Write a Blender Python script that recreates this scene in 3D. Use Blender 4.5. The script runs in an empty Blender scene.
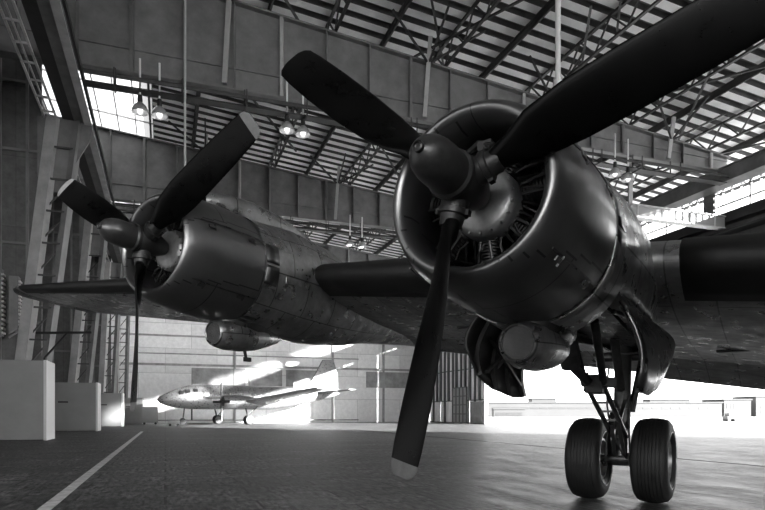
import bpy, math, random
from mathutils import Vector, Matrix
random.seed(7)
sc = bpy.context.scene
COL = sc.collection
PI = math.pi
R_ = math.radians

# ------------------------------------------------------------------ helpers
def mat(name, base=.5, rough=.5, metal=0., var=.0, vscale=3., bump=.0, bscale=20., stretch=None,
        coords='Object', rvar=0., spec=.5, coat=0.):
    m = bpy.data.materials.new(name); m.use_nodes = True
    nt = m.node_tree; b = nt.nodes['Principled BSDF']
    b.inputs['Base Color'].default_value = (base, base, base, 1)
    b.inputs['Roughness'].default_value = rough
    b.inputs['Metallic'].default_value = metal
    b.inputs['Specular IOR Level'].default_value = spec
    b.inputs['Coat Weight'].default_value = coat
    b.inputs['Coat Roughness'].default_value = .15
    tc = nt.nodes.new('ShaderNodeTexCoord'); mp = nt.nodes.new('ShaderNodeMapping')
    nt.links.new(tc.outputs[coords], mp.inputs['Vector'])
    if stretch: mp.inputs['Scale'].default_value = stretch
    m['map'] = mp.name
    if var or rvar:
        n = nt.nodes.new('ShaderNodeTexNoise'); n.inputs['Scale'].default_value = vscale
        n.inputs['Detail'].default_value = 8; n.inputs['Roughness'].default_value = .65
        nt.links.new(mp.outputs[0], n.inputs['Vector'])
        if var:
            r = nt.nodes.new('ShaderNodeMapRange')
            r.inputs['From Min'].default_value = .3; r.inputs['From Max'].default_value = .7
            r.inputs['To Min'].default_value = base*(1-var); r.inputs['To Max'].default_value = base*(1+var)
            nt.links.new(n.outputs['Fac'], r.inputs['Value']); nt.links.new(r.outputs[0], b.inputs['Base Color'])
        if rvar:
            r = nt.nodes.new('ShaderNodeMapRange')
            r.inputs['From Min'].default_value = .3; r.inputs['From Max'].default_value = .7
            r.inputs['To Min'].default_value = max(.02, rough-rvar); r.inputs['To Max'].default_value = min(1, rough+rvar)
            nt.links.new(n.outputs['Fac'], r.inputs['Value']); nt.links.new(r.outputs[0], b.inputs['Roughness'])
    if bump:
        n2 = nt.nodes.new('ShaderNodeTexNoise'); n2.inputs['Scale'].default_value = bscale
        n2.inputs['Detail'].default_value = 1.5
        nt.links.new(mp.outputs[0], n2.inputs['Vector'])
        bp = nt.nodes.new('ShaderNodeBump'); bp.inputs['Strength'].default_value = bump
        bp.inputs['Distance'].default_value = .006
        nt.links.new(n2.outputs['Fac'], bp.inputs['Height']); nt.links.new(bp.outputs[0], b.inputs['Normal'])
    return m

def panel_mat(name, base, rough, metal, var, pw, ph, line=.5, rvar=.12, buckle=.25, coat=0., bscale=2.2, mort=.008, off=.5, coords='UV', streak=None):
    """sheet metal with panel joints, rivet rows, wear and slight oil-canning (uses UV in metres)"""
    m = mat(name, base, rough, metal, coat=coat)
    nt = m.node_tree; b = nt.nodes['Principled BSDF']
    tc = nt.nodes.new('ShaderNodeTexCoord')
    br = nt.nodes.new('ShaderNodeTexBrick'); br.offset = off
    br.inputs['Color1'].default_value = (1, 1, 1, 1); br.inputs['Color2'].default_value = (.82, .82, .82, 1)
    br.inputs['Mortar'].default_value = (line, line, line, 1)
    br.inputs['Scale'].default_value = 1; br.inputs['Mortar Size'].default_value = mort
    br.inputs['Brick Width'].default_value = pw; br.inputs['Row Height'].default_value = ph
    nt.links.new(tc.outputs[coords], br.inputs['Vector'])
    n = nt.nodes.new('ShaderNodeTexNoise'); n.inputs['Scale'].default_value = 2.5; n.inputs['Detail'].default_value = 10
    n.inputs['Roughness'].default_value = .7
    mp = nt.nodes.new('ShaderNodeMapping')
    if streak: mp.inputs['Scale'].default_value = streak
    nt.links.new(tc.outputs['Object'], mp.inputs[0]); nt.links.new(mp.outputs[0], n.inputs['Vector'])
    r = nt.nodes.new('ShaderNodeMapRange'); r.inputs['From Min'].default_value = .3; r.inputs['From Max'].default_value = .7
    r.inputs['To Min'].default_value = base*(1-var); r.inputs['To Max'].default_value = base*(1+var)
    nt.links.new(n.outputs['Fac'], r.inputs['Value'])
    mx = nt.nodes.new('ShaderNodeMix'); mx.data_type = 'RGBA'; mx.blend_type = 'MULTIPLY'; mx.inputs['Factor'].default_value = 1
    nt.links.new(r.outputs[0], mx.inputs[6]); nt.links.new(br.outputs['Color'], mx.inputs[7])
    nt.links.new(mx.outputs[2], b.inputs['Base Color'])
    r2 = nt.nodes.new('ShaderNodeMapRange'); r2.inputs['From Min'].default_value = .35; r2.inputs['From Max'].default_value = .65
    r2.inputs['To Min'].default_value = rough-rvar; r2.inputs['To Max'].default_value = rough+rvar
    n3 = nt.nodes.new('ShaderNodeTexNoise'); n3.inputs['Scale'].default_value = 6; n3.inputs['Detail'].default_value = 8
    nt.links.new(tc.outputs['Object'], n3.inputs['Vector'])
    nt.links.new(n3.outputs['Fac'], r2.inputs['Value']); nt.links.new(r2.outputs[0], b.inputs['Roughness'])
    n2 = nt.nodes.new('ShaderNodeTexNoise'); n2.inputs['Scale'].default_value = bscale; n2.inputs['Detail'].default_value = 1
    nt.links.new(tc.outputs['Object'], n2.inputs['Vector'])
    bp = nt.nodes.new('ShaderNodeBump'); bp.inputs['Strength'].default_value = buckle; bp.inputs['Distance'].default_value = .05
    nt.links.new(n2.outputs['Fac'], bp.inputs['Height'])
    bp2 = nt.nodes.new('ShaderNodeBump'); bp2.inputs['Strength'].default_value = .15; bp2.inputs['Distance'].default_value = .006
    nt.links.new(br.outputs['Color'], bp2.inputs['Height']); nt.links.new(bp.outputs[0], bp2.inputs['Normal'])
    nt.links.new(bp2.outputs[0], b.inputs['Normal'])
    return m

def emis(name, v, s):
    m = bpy.data.materials.new(name); m.use_nodes = True
    b = m.node_tree.nodes['Principled BSDF']
    b.inputs['Base Color'].default_value = (v, v, v, 1)
    b.inputs['Emission Color'].default_value = (v, v, v, 1); b.inputs['Emission Strength'].default_value = s
    return m

def glassmat(name, alpha=.15, base=.6):
    m = bpy.data.materials.new(name); m.use_nodes = True
    nt = m.node_tree
    for n in list(nt.nodes): nt.nodes.remove(n)
    o = nt.nodes.new('ShaderNodeOutputMaterial'); mix = nt.nodes.new('ShaderNodeMixShader')
    t = nt.nodes.new('ShaderNodeBsdfTransparent'); g = nt.nodes.new('ShaderNodeBsdfGlossy')
    t.inputs[0].default_value = (.9, .9, .9, 1); g.inputs[0].default_value = (base, base, base, 1); g.inputs[1].default_value = .1
    mix.inputs[0].default_value = alpha
    nt.links.new(t.outputs[0], mix.inputs[1]); nt.links.new(g.outputs[0], mix.inputs[2]); nt.links.new(mix.outputs[0], o.inputs[0])
    return m

class MB:
    def __init__(s): s.v = []; s.f = []; s.uv = []
    def quad_box(s, c, ax, ay, az):
        """centre + three half-axis vectors"""
        c = Vector(c); ax = Vector(ax); ay = Vector(ay); az = Vector(az); n = len(s.v)
        for i in (-1, 1):
            for j in (-1, 1):
                for k in (-1, 1): s.v.append(tuple(c+ax*i+ay*j+az*k))
        for f in ((0, 1, 3, 2), (4, 6, 7, 5), (0, 4, 5, 1), (2, 3, 7, 6), (0, 2, 6, 4), (1, 5, 7, 3)): s.face([n+i for i in f])
        return s
    def face(s, idx, uv=None): s.f.append(tuple(idx)); s.uv.append(uv)
    def box(s, x0, x1, y0, y1, z0, z1, T=None):
        n = len(s.v)
        for x in (x0, x1):
            for y in (y0, y1):
                for z in (z0, z1): s.v.append(tuple(T(x, y, z)) if T else (x, y, z))
        for f in ((0, 1, 3, 2), (4, 6, 7, 5), (0, 4, 5, 1), (2, 3, 7, 6), (0, 2, 6, 4), (1, 5, 7, 3)): s.face([n+i for i in f])
        return s
    def bar(s, p, q, w, h=None, up=(0, 0, 1)):
        p = Vector(p); q = Vector(q); h = h or w; d = (q-p); L = d.length; d.normalize(); up = Vector(up)
        if abs(d.dot(up)) > .98: up = Vector((1, 0, 0))
        sx = d.cross(up).normalized(); sz = sx.cross(d).normalized()
        return s.quad_box((p+q)/2, d*L/2, sx*w/2, sz*h/2)
    def tube(s, p, q, r, r2=None, n=12, caps=True):
        return s.rings([p, q], [r, r if r2 is None else r2], n, caps)
    def rings(s, pts, rad, n=12, caps=True):
        pts = [Vector(p) for p in pts]; base = len(s.v); px = None
        for i, p in enumerate(pts):
            if i == 0: d = pts[1]-p
            elif i == len(pts)-1: d = p-pts[i-1]
            else: d = (pts[i+1]-pts[i-1])
            if d.length < 1e-9: d = Vector((0, 0, 1))
            d.normalize()
            if px is None:
                ref = Vector((0, 0, 1)) if abs(d.z) < .9 else Vector((1, 0, 0)); px = d.cross(ref).normalized()
            px = (px-d*px.dot(d)).normalized(); py = d.cross(px)
            for k in range(n):
                a = 2*PI*k/n; s.v.append(tuple(p+(px*math.cos(a)+py*math.sin(a))*rad[i]))
        for i in range(len(pts)-1):
            for k in range(n):
                a = base+i*n+k; b = base+i*n+(k+1) % n
                s.face((a, b, b+n, a+n))
        if caps:
            s.face([base+k for k in range(n)][::-1]); s.face([base+(len(pts)-1)*n+k for k in range(n)])
        return s
    def lathe(s, o, ax, prof, n=48, closed=False, cap0=False, cap1=False, flipuv=False, ref=None):
        """prof: (distance along axis, radius)"""
        o = Vector(o); ax = Vector(ax).normalized()
        ref = Vector(ref) if ref else (Vector((0, 0, 1)) if abs(ax.z) < .9 else Vector((1, 0, 0)))
        px = (ref-ax*ref.dot(ax)).normalized(); py = ax.cross(px); base = len(s.v)
        for (t, r) in prof:
            for k in range(n):
                a = 2*PI*k/n; s.v.append(tuple(o+ax*t+(px*math.cos(a)+py*math.sin(a))*r))
        m = len(prof)
        for i in range(m if closed else m-1):
            j = (i+1) % m; R = max(prof[i][1], .3)
            for k in range(n):
                k2 = (k+1) % n
                u0, u1 = prof[i][0], prof[j][0]; v0 = 2*PI*k/n*R; v1 = 2*PI*(k+1)/n*R
                s.face((base+i*n+k, base+j*n+k, base+j*n+k2, base+i*n+k2), ((u0, v0), (u1, v0), (u1, v1), (u0, v1)))
        if cap0: s.face([base+k for k in range(n)])
        if cap1: s.face([base+(m-1)*n+k for k in range(n)][::-1])
        return s
    def loft(s, rings, closed=True, cap0=False, cap1=False, uv=None, skip=None):
        base = len(s.v); n = len(rings[0])
        for r in rings:
            for p in r: s.v.append(tuple(p))
        for i in range(len(rings)-1):
            for k in range(n if closed else n-1):
                k2 = (k+1) % n
                if skip and skip(i, k): continue
                u = None
                if uv: u = (uv(i, k), uv(i, k+1), uv(i+1, k+1), uv(i+1, k))
                s.face((base+i*n+k, base+i*n+k2, base+(i+1)*n+k2, base+(i+1)*n+k), u)
        if cap0: s.face([base+k for k in range(n)][::-1])
        if cap1: s.face([base+(len(rings)-1)*n+k for k in range(n)])
        return s
    def build(s, name, m, parent=None, smooth=True, bevel=0, solid=0, ang=35, **tags):
        me = bpy.data.meshes.new(name); me.from_pydata(s.v, [], s.f)
        if any(u for u in s.uv):
            ul = me.uv_layers.new(name='UVMap'); i = 0
            for f, u in zip(s.f, s.uv):
                for j in range(len(f)):
                    ul.data[i].uv = u[j] if u else (0, 0); i += 1
        me.materials.append(m)
        if smooth:
            me.polygons.foreach_set('use_smooth', [True]*len(me.polygons)); me.update()
            me.set_sharp_from_angle(angle=R_(ang))
        me.update()
        o = bpy.data.objects.new(name, me); COL.objects.link(o)
        if parent: o.parent = parent
        if solid:
            md = o.modifiers.new('s', 'SOLIDIFY'); md.thickness = solid; md.offset = 0
        if bevel:
            md = o.modifiers.new('b', 'BEVEL'); md.width = bevel; md.segments = 2; md.limit_method = 'ANGLE'
        for k, v in tags.items(): o[k] = v
        return o

def empty(name, loc=(0, 0, 0), rz=0, **tags):
    o = bpy.data.objects.new(name, None); COL.objects.link(o); o.location = loc; o.rotation_euler = (0, 0, rz)
    o.empty_display_size = .2
    for k, v in tags.items(): o[k] = v
    return o

def copy_tree(o, parent=None):
    c = o.copy(); COL.objects.link(c)
    if parent: c.parent = parent
    for ch in list(o.children): copy_tree(ch, c)
    return c

def smoothlerp(tab, x):
    if x <= tab[0][0]: return tab[0][1:]
    for a, b in zip(tab, tab[1:]):
        if x <= b[0]:
            t = (x-a[0])/(b[0]-a[0]); t = t*t*(3-2*t)*.5+t*.5
            return tuple(p+(q-p)*t for p, q in zip(a[1:], b[1:]))
    return tab[-1][1:]

# ------------------------------------------------------------------ materials
M = {}
M['cowl'] = panel_mat('cowl_aluminium', .16, .34, .85, .12, 1.3, .76, line=.35, buckle=.06, rvar=.05, coat=.1)
M['nacelle'] = panel_mat('nacelle_aluminium', .3, .36, .85, .4, .62, .48, line=.3, buckle=.35, rvar=.14, coat=.15, bscale=3.5)
M['patch'] = mat('riveted_patch_metal', .3, .35, .85, var=.3, vscale=9, bump=.2)
M['wing'] = panel_mat('wing_aluminium', .36, .36, .75, .35, 1.6, .42, line=.4, buckle=.25, rvar=.12, off=.37, streak=(1, 3, 1))
M['fuselage'] = panel_mat('fuselage_aluminium', .35, .4, .8, .2, 1.4, .6, line=.4, buckle=.15)
M['boot'] = mat('deicing_rubber', .008, .55, 0, var=.3, vscale=6, bump=.05)
M['blade'] = mat('black_blade_paint', .002, .3, 0, var=.4, vscale=5, rvar=.05, spec=.07, bump=.15, bscale=3)
M['tip'] = mat('tip_paint', .09, .45, 0, var=.25, vscale=12)
M['spinner'] = mat('spinner_metal', .06, .42, .7, var=.3, vscale=9, rvar=.1)
M['hub'] = mat('hub_steel', .025, .45, .5, var=.4, vscale=9)
M['nose'] = mat('gearcase_paint', .18, .42, .4, var=.35, vscale=7, bump=.1)
M['engine'] = mat('engine_black', .012, .5, .3, var=.4, vscale=20)
M['dark'] = mat('dark_interior', .02, .8)
M['primer'] = mat('well_primer', .03, .6, .2, var=.4, vscale=5)
M['door'] = mat('gear_door_metal', .09, .3, .85, var=.45, vscale=4, bump=.3, bscale=6, rvar=.12)
M['doorin'] = mat('door_inner_paint', .025, .5, .3, var=.4, vscale=4)
M['strut'] = mat('gear_steel', .08, .35, .6, var=.3, vscale=8)
M['chrome'] = mat('oleo_chrome', .7, .12, 1)
M['tyre'] = mat('tyre_rubber', .011, .62, 0, var=.35, vscale=9, bump=.12, bscale=60)
M['rim'] = mat('wheel_alloy', .3, .4, .6, var=.3, vscale=14)
M['hose'] = mat('hose_rubber', .02, .5)
M['girder'] = mat('girder_paint', .17, .5, .1, var=.28, vscale=1.2, bump=.05)
M['girder_light'] = mat('light_steel_paint', .45, .5, .1, var=.2, vscale=1.5)
M['steel_dark'] = mat('dark_steel_paint', .025, .5, .2, var=.3, vscale=2)
M['truss'] = mat('truss_paint', .05, .5, .2, var=.3, vscale=2)
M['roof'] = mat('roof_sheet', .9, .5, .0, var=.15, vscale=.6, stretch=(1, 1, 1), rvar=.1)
M['roof_dark'] = mat('roof_shade_tone', .07, .6, 0, var=.4, vscale=1)  # dark tone with the shade of the corrugation recesses put into the colour
M['wallpanel'] = panel_mat('wall_steel_panel', .11, .5, .1, .3, 2.2, 3.4, line=.5, buckle=.1, off=0, mort=.01)
M['white'] = mat('white_board', .24, .55, 0, var=.08, vscale=1.2)
M['white2'] = mat('white_board_edge', .6, .5)
M['endwall'] = panel_mat('end_wall_plaster', .85, .75, 0, .12, 6., 3., line=.6, rvar=.05, buckle=.05, mort=.03)
M['endpanel'] = mat('grey_wall_panel', .30, .7, 0, var=.35, vscale=1)
M['pipe_white'] = mat('white_pipe', .75, .45)
M['doorleaf'] = mat('hangar_door_steel', .75, .5, .2, var=.3, vscale=1, stretch=(1, 1, .2))
M['mullion'] = mat('window_mullion', .08, .5)
M['glass'] = glassmat('window_glass')
def skyl():
    m = bpy.data.materials.new('wired_rooflight_glass'); m.use_nodes = True; nt = m.node_tree
    for n in list(nt.nodes): nt.nodes.remove(n)
    o = nt.nodes.new('ShaderNodeOutputMaterial'); mix = nt.nodes.new('ShaderNodeMixShader'); t = nt.nodes.new('ShaderNodeBsdfTransparent'); g = nt.nodes.new('ShaderNodeBsdfTranslucent')
    t.inputs[0].default_value = (.1, .1, .1, 1); g.inputs[0].default_value = (.2, .2, .2, 1); mix.inputs[0].default_value = .85
    nt.links.new(t.outputs[0], mix.inputs[1]); nt.links.new(g.outputs[0], mix.inputs[2]); nt.links.new(mix.outputs[0], o.inputs[0]); return m
M['skylight'] = skyl()
M['lampglass'] = mat('lamp_reflector', .6, .25, .5)
M['bulb'] = emis('lamp_bulb', .9, 1.5)
M['farwhite'] = mat('far_wall', .032, .8, 0, var=.12, vscale=.1)
M['farroof'] = mat('far_roof', .03, .8)
M['fardark'] = mat('far_window', .02, .4)
M['ilmetal'] = panel_mat('parked_plane_metal', .26, .35, .6, .15, 2.2, .9, line=.6, buckle=.1)
M['linepaint'] = mat('white_floor_paint', .55, .5, 0, var=.45, vscale=5)

def floor_mat():
    m = bpy.data.materials.new('hangar_concrete'); m.use_nodes = True
    nt = m.node_tree; b = nt.nodes['Principled BSDF']; L = nt.links
    tc = nt.nodes.new('ShaderNodeTexCoord')
    br = nt.nodes.new('ShaderNodeTexBrick'); br.offset = .5
    br.inputs['Color1'].default_value = (1, 1, 1, 1); br.inputs['Color2'].default_value = (.6, .6, .6, 1)
    br.inputs['Mortar'].default_value = (.2, .2, .2, 1); br.inputs['Scale'].default_value = 1
    br.inputs['Mortar Size'].default_value = .02; br.inputs['Brick Width'].default_value = 2.4; br.inputs['Row Height'].default_value = .8
    L.new(tc.outputs['UV'], br.inputs['Vector'])
    def noise(sx, sy, scale, det=10, ro=.7):
        mp = nt.nodes.new('ShaderNodeMapping'); mp.inputs['Scale'].default_value = (sx, sy, 1)
        n = nt.nodes.new('ShaderNodeTexNoise'); n.inputs['Scale'].default_value = scale
        n.inputs['Detail'].default_value = det; n.inputs['Roughness'].default_value = ro
        L.new(tc.outputs['UV'], mp.inputs[0]); L.new(mp.outputs[0], n.inputs['Vector']); return n
    a = noise(1.5, .35, 1.6); c = noise(2.2, .5, 6)
    def rng(n, f0, f1, t0, t1):
        r = nt.nodes.new('ShaderNodeMapRange'); r.inputs['From Min'].default_value = f0; r.inputs['From Max'].default_value = f1
        r.inputs['To Min'].default_value = t0; r.inputs['To Max'].default_value = t1
        L.new(n.outputs['Fac'], r.inputs['Value']); return r
    r1 = rng(a, .38, .64, .03, .17); r2 = rng(c, .4, .6, .3, 1.7)
    mu = nt.nodes.new('ShaderNodeMath'); mu.operation = 'MULTIPLY'; L.new(r1.outputs[0], mu.inputs[0]); L.new(r2.outputs[0], mu.inputs[1])
    mx = nt.nodes.new('ShaderNodeMix'); mx.data_type = 'RGBA'; mx.blend_type = 'MULTIPLY'; mx.inputs['Factor'].default_value = 1
    L.new(mu.outputs[0], mx.inputs[6]); L.new(br.outputs['Color'], mx.inputs[7]); L.new(mx.outputs[2], b.inputs['Base Color'])
    r3 = rng(a, .3, .7, .38, .65); L.new(r3.outputs[0], b.inputs['Roughness']); b.inputs['Specular IOR Level'].default_value = .14
    bp = nt.nodes.new('ShaderNodeBump'); bp.inputs['Strength'].default_value = .5; bp.inputs['Distance'].default_value = .02
    L.new(c.outputs['Fac'], bp.inputs['Height']); L.new(bp.outputs[0], b.inputs['Normal'])
    return m
M['floor'] = floor_mat()
M['apron'] = mat('apron_concrete', .3, .8, 0, var=.2, vscale=.3)

# ------------------------------------------------------------------ camera
HGT = 1.22; FPX = 623.6
cam = bpy.data.cameras.new('camera'); co = bpy.data.objects.new('camera', cam); COL.objects.link(co)
cam.sensor_width = 36; cam.lens = FPX/765*36; cam.shift_y = (413-255)/765; cam.clip_end = 2000
co.location = (0, 0, HGT); co.rotation_euler = (PI/2, 0, 0); sc.camera = co

# ================================================================== HANGAR
PHI = R_(19.2); CU, SU = math.cos(PHI), math.sin(PHI)
def H(s, t, z=0): return Vector((CU*s-SU*t, SU*s+CU*t, z))      # hangar frame: s across, t along the hall
SR = 32.6; SL = -9.0; TE = 79.0; T0 = -34.
def ztop(s): return 20.1-.105*s                                  # top flange of the roof girders
def zroof(s): return ztop(s)+1.5

def H_inv(p): return (CU*p.x+SU*p.y, -SU*p.x+CU*p.y)
def hbox(mb, s0, s1, t0, t1, z0, z1): return mb.box(s0, s1, t0, t1, z0, z1, T=H)

# floor
def flat(name, m, s0, s1, t0, t1, z, kind='structure', thick=.3):
    mb = MB(); hbox(mb, s0, s1, t0, t1, z-thick, z)
    mb.uv = [None]*6; mb.f = []; mb.uv = []
    for f in ((0, 1, 3, 2), (4, 6, 7, 5), (0, 4, 5, 1), (2, 3, 7, 6), (0, 2, 6, 4), (1, 5, 7, 3)):
        st = [(s0, t0), (s0, t0), (s0, t1), (s0, t1), (s1, t0), (s1, t0), (s1, t1), (s1, t1)]
        mb.face(f, tuple(st[i] for i in f))
    return mb.build(name, m, smooth=False, kind=kind)
flat('floor', M['floor'], SL-3, SR, T0-6, TE+1, 0)
flat('ground', M['apron'], SR, 420, -160, 420, -.0)
flat('ground', M['apron'], -160, SR, -160, T0-6, -.0)

# ceiling: corrugated roof sheet, ridges running across the hall
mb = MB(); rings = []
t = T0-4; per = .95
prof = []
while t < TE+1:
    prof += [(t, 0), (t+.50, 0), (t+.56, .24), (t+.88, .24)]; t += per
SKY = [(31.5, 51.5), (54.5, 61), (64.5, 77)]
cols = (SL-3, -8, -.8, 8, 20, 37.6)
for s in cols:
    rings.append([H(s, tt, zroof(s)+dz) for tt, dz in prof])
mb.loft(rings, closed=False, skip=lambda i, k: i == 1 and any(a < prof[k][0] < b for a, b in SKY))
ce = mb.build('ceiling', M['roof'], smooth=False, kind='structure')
ce.data.materials.append(M['roof_dark'])
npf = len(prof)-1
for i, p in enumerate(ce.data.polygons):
    if abs(p.normal.z) < .9 or p.center.z > zroof(H_inv(p.center)[0])+.15: p.material_index = 1  # recesses and flanks coloured dark as if shaded, for stronger roof bands
mb = MB()
def deck(s0, s1, t0, t1):
    n = len(mb.v); v = [H(s0, t0, zroof(s0)+.4), H(s1, t0, zroof(s1)+.4), H(s1, t1, zroof(s1)+.4), H(s0, t1, zroof(s0)+.4)]
    mb.v += [tuple(p) for p in v]+[(p.x, p.y, p.z+.2) for p in v]; mb.face([n+q for q in (0, 1, 2, 3)]); mb.face([n+q for q in (7, 6, 5, 4)])
    for a in range(4): b = (a+1) % 4; mb.face([n+q for q in (a, a+4, b+4, b)])
deck(SL-3, -8, T0-4, TE+1); deck(-.8, 37.6, T0-4, TE+1)
tt = T0-4
for a_, b_ in SKY: deck(-8, -.8, tt, a_); tt = b_
deck(-8, -.8, tt, TE+1)
mb.build('roof_deck', M['roof_dark'], parent=ce, smooth=False)

for q, (a_, b_) in enumerate(SKY):  # rooflights beyond the nearest are added to light the left side
    mb = MB(); n = 6
    mb.v = [tuple(H(s_, t_, zroof(s_)+.28)) for s_, t_ in ((-8, a_), (-.8, a_), (-.8, b_), (-8, b_))]; mb.face((0, 1, 2, 3))
    w_ = mb.build('window_%d' % (11+q), M['skylight'], smooth=False, kind='structure')
    mb = MB()
    for i in range(7): s_ = -8+i*1.2; mb.bar(H(s_, a_, zroof(s_)+.2), H(s_, b_, zroof(s_)+.2), .07, .1)
    for i in range(6): t_ = a_+(b_-a_)*i/5; mb.bar(H(-8, t_, zroof(-8)+.2), H(-.8, t_, zroof(-.8)+.2), .07, .1)
    mb.build('glazing_bars', M['girder_light'], parent=w_, smooth=False)
# walls
def wall(name, m, a, b, z0, z1, thick, normal):
    """upright slab from a to b (s,t); UV in metres"""
    pa, pb = Vector((a[0], a[1], 0)), Vector((b[0], b[1], 0)); L = (pb-pa).length; n = Vector((normal[0], normal[1], 0))*thick
    mb = MB(); pts = [(pa, z0), (pb, z0), (pb, z1), (pa, z1)]
    for off in (Vector((0, 0, 0)), n):
        for p, z in pts: q = p+off; mb.v.append(tuple(H(q.x, q.y, z)))
    uv = ((0, z0), (L, z0), (L, z1), (0, z1))
    mb.face((0, 1, 2, 3), uv); mb.face((7, 6, 5, 4), uv[::-1])
    for i in range(4):
        j = (i+1) % 4; mb.face((i, i+4, j+4, j), uv)
    return mb.build(name, m, smooth=False, kind='structure')
wl = wall('wall_left', M['wallpanel'], (SL, T0), (SL, TE), 0, zroof(SL)+.1, .3, (-1, 0))
mb = MB()
for i in range(30):
    tt = 6+i*2.5; hbox(mb, SL, SL+.16, tt-.05, tt+.05, 0, 21)
for z in (4.5, 8., 11.4, 14.6, 17.6): hbox(mb, SL, SL+.1, 0, TE, z-.05, z+.05)
mb.build('wall_rib', M['girder'], parent=wl, smooth=False)
for q, (tt, se) in enumerate(((34.2, -5.7), (49, -5.3), (63.5, -4.8))):
    wb = wall(('wall_left_front', 'wall_left_middle', 'wall_left_back')[q], M['wallpanel'], (SL, tt), (se, tt), 0, zroof(-5), .2, (0, 1))
    mb = MB(); x = SL+.4
    while x < se: hbox(mb, x-.06, x+.06, tt-.16, tt, 0, 21); x += 1.15
    for z in (5.6, 9.4, 13.9, 17.2): hbox(mb, SL, se, tt-.12, tt, z-.06, z+.06)
    mb.build('wall_rib', M['girder'], parent=wb, smooth=False)
we = wall('wall_far', M['endwall'], (SL, TE), (SR, TE), 0, 21.5, .4, (0, 1))
mb = MB()
hbox(mb, SL, SR, TE-.35, TE, 6.9, 7.15); hbox(mb, SL, SR, TE-.2, TE, 10.4, 10.6)
mb.build('ledge', M['endpanel'], parent=we, smooth=False)
for s0, s1 in ((3, 9.4), (9.8, 14), (14.5, 19.5), (25.2, 31.6)):
    mb = MB(); hbox(mb, s0, s1, TE-.08, TE, 4.6, 6.7)
    mb.build('glazed_panel', M['endpanel'], parent=we, smooth=False)
for s0 in (8, 20.5, 27.5):
    mb = MB(); hbox(mb, s0, s0+.25, TE-.2, TE, 0, 14)
    mb.build('pilaster', M['endpanel'], parent=we, smooth=False)
mb = MB()
for z in (.35, 8.3): mb.tube(H(-3, TE-.45, z), H(24, TE-.45, z), .07, n=8)
mb.build('pipe', M['endpanel'], parent=we)
# right-hand side: glazed band over the doors
wr = wall('wall_right', M['wallpanel'], (SR, T0), (SR, TE), 11.2, 13.3, .3, (1, 0))
wall('wall_right_front', M['girder'], (SR, T0), (SR, 12), 13.3, 15.7, .3, (1, 0))
wn = 0
for k in range(6):
    ta, tb = 12+k*12.4, 12+(k+1)*12.4
    if ta > TE-1: break
    tb = min(tb, TE)
    wn += 1
    mb = MB(); hbox(mb, SR+.12, SR+.14, ta, tb, 13.3, 15.7)
    w = mb.build('window_%d' % wn, M['glass'], smooth=False, kind='structure')
    mb = MB(); n = int((tb-ta)/.62)
    for i in range(n+1):
        x = ta+(tb-ta)*i/n; wd = .1 if i % 5 == 0 else .03
        hbox(mb, SR+.04, SR+.2, x-wd/2, x+wd/2, 13.3, 15.7)
    for z in (13.34, 14.1, 14.9, 15.66): hbox(mb, SR+.05, SR+.19, ta, tb, z-.025, z+.025)
    mb.build('muntins', M['mullion'], parent=w, smooth=False)
    mb = MB(); tv = ta+6.1; hbox(mb, SR-.05, SR+.25, tv-.45, tv+.45, 13.3, 15.7)
    for z in range(6): hbox(mb, SR-.12, SR, tv-.4, tv+.4, 13.45+z*.37, 13.62+z*.37)
    mb.build('vent_panel', M['girder'], parent=w, smooth=False)
# long structural trims along the hall
mb = MB(); hbox(mb, SR-1.1, SR-.35, T0, TE, 15.0, 15.85)
hbox(mb, SR-1.25, SR-.2, T0, TE, 14.95, 15.02); hbox(mb, SR-1.25, SR-.2, T0, TE, 15.83, 15.9)
mb.build('trim_1', M['girder'], smooth=False, kind='structure', label='box beam over the door side')
mb = MB(); hbox(mb, SR-.6, SR+.1, T0, TE, 12.75, 13.35); hbox(mb, SR-.9, SR+.1, T0, TE, 12.1, 12.2); hbox(mb, SR-.5, SR, T0, TE, 11.2, 11.5)
mb.build('trim_2', M['steel_dark'], smooth=False, kind='structure', label='door head track')
wall('wall_sun_block', M['girder'], (SR, -90), (SR, T0), 0, 15.7, .3, (1, 0))  # unseen wall added past the hall's end to keep sun off the engine
# closed door leaves near the camera side (outside the frame, they shade the hall)
for i in range(9):
    ta = T0+i*5.5; tb = ta+5.45
    mb = MB(); hbox(mb, SR+.3, SR+.5, ta, tb, 0, 11.15)
    for j in range(6): x = ta+j*.95; hbox(mb, SR+.15, SR+.3, x, x+.1, 0, 11.15)
    mb.build('door_%d' % (i+1), M['doorleaf'], smooth=False, kind='structure')
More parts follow.
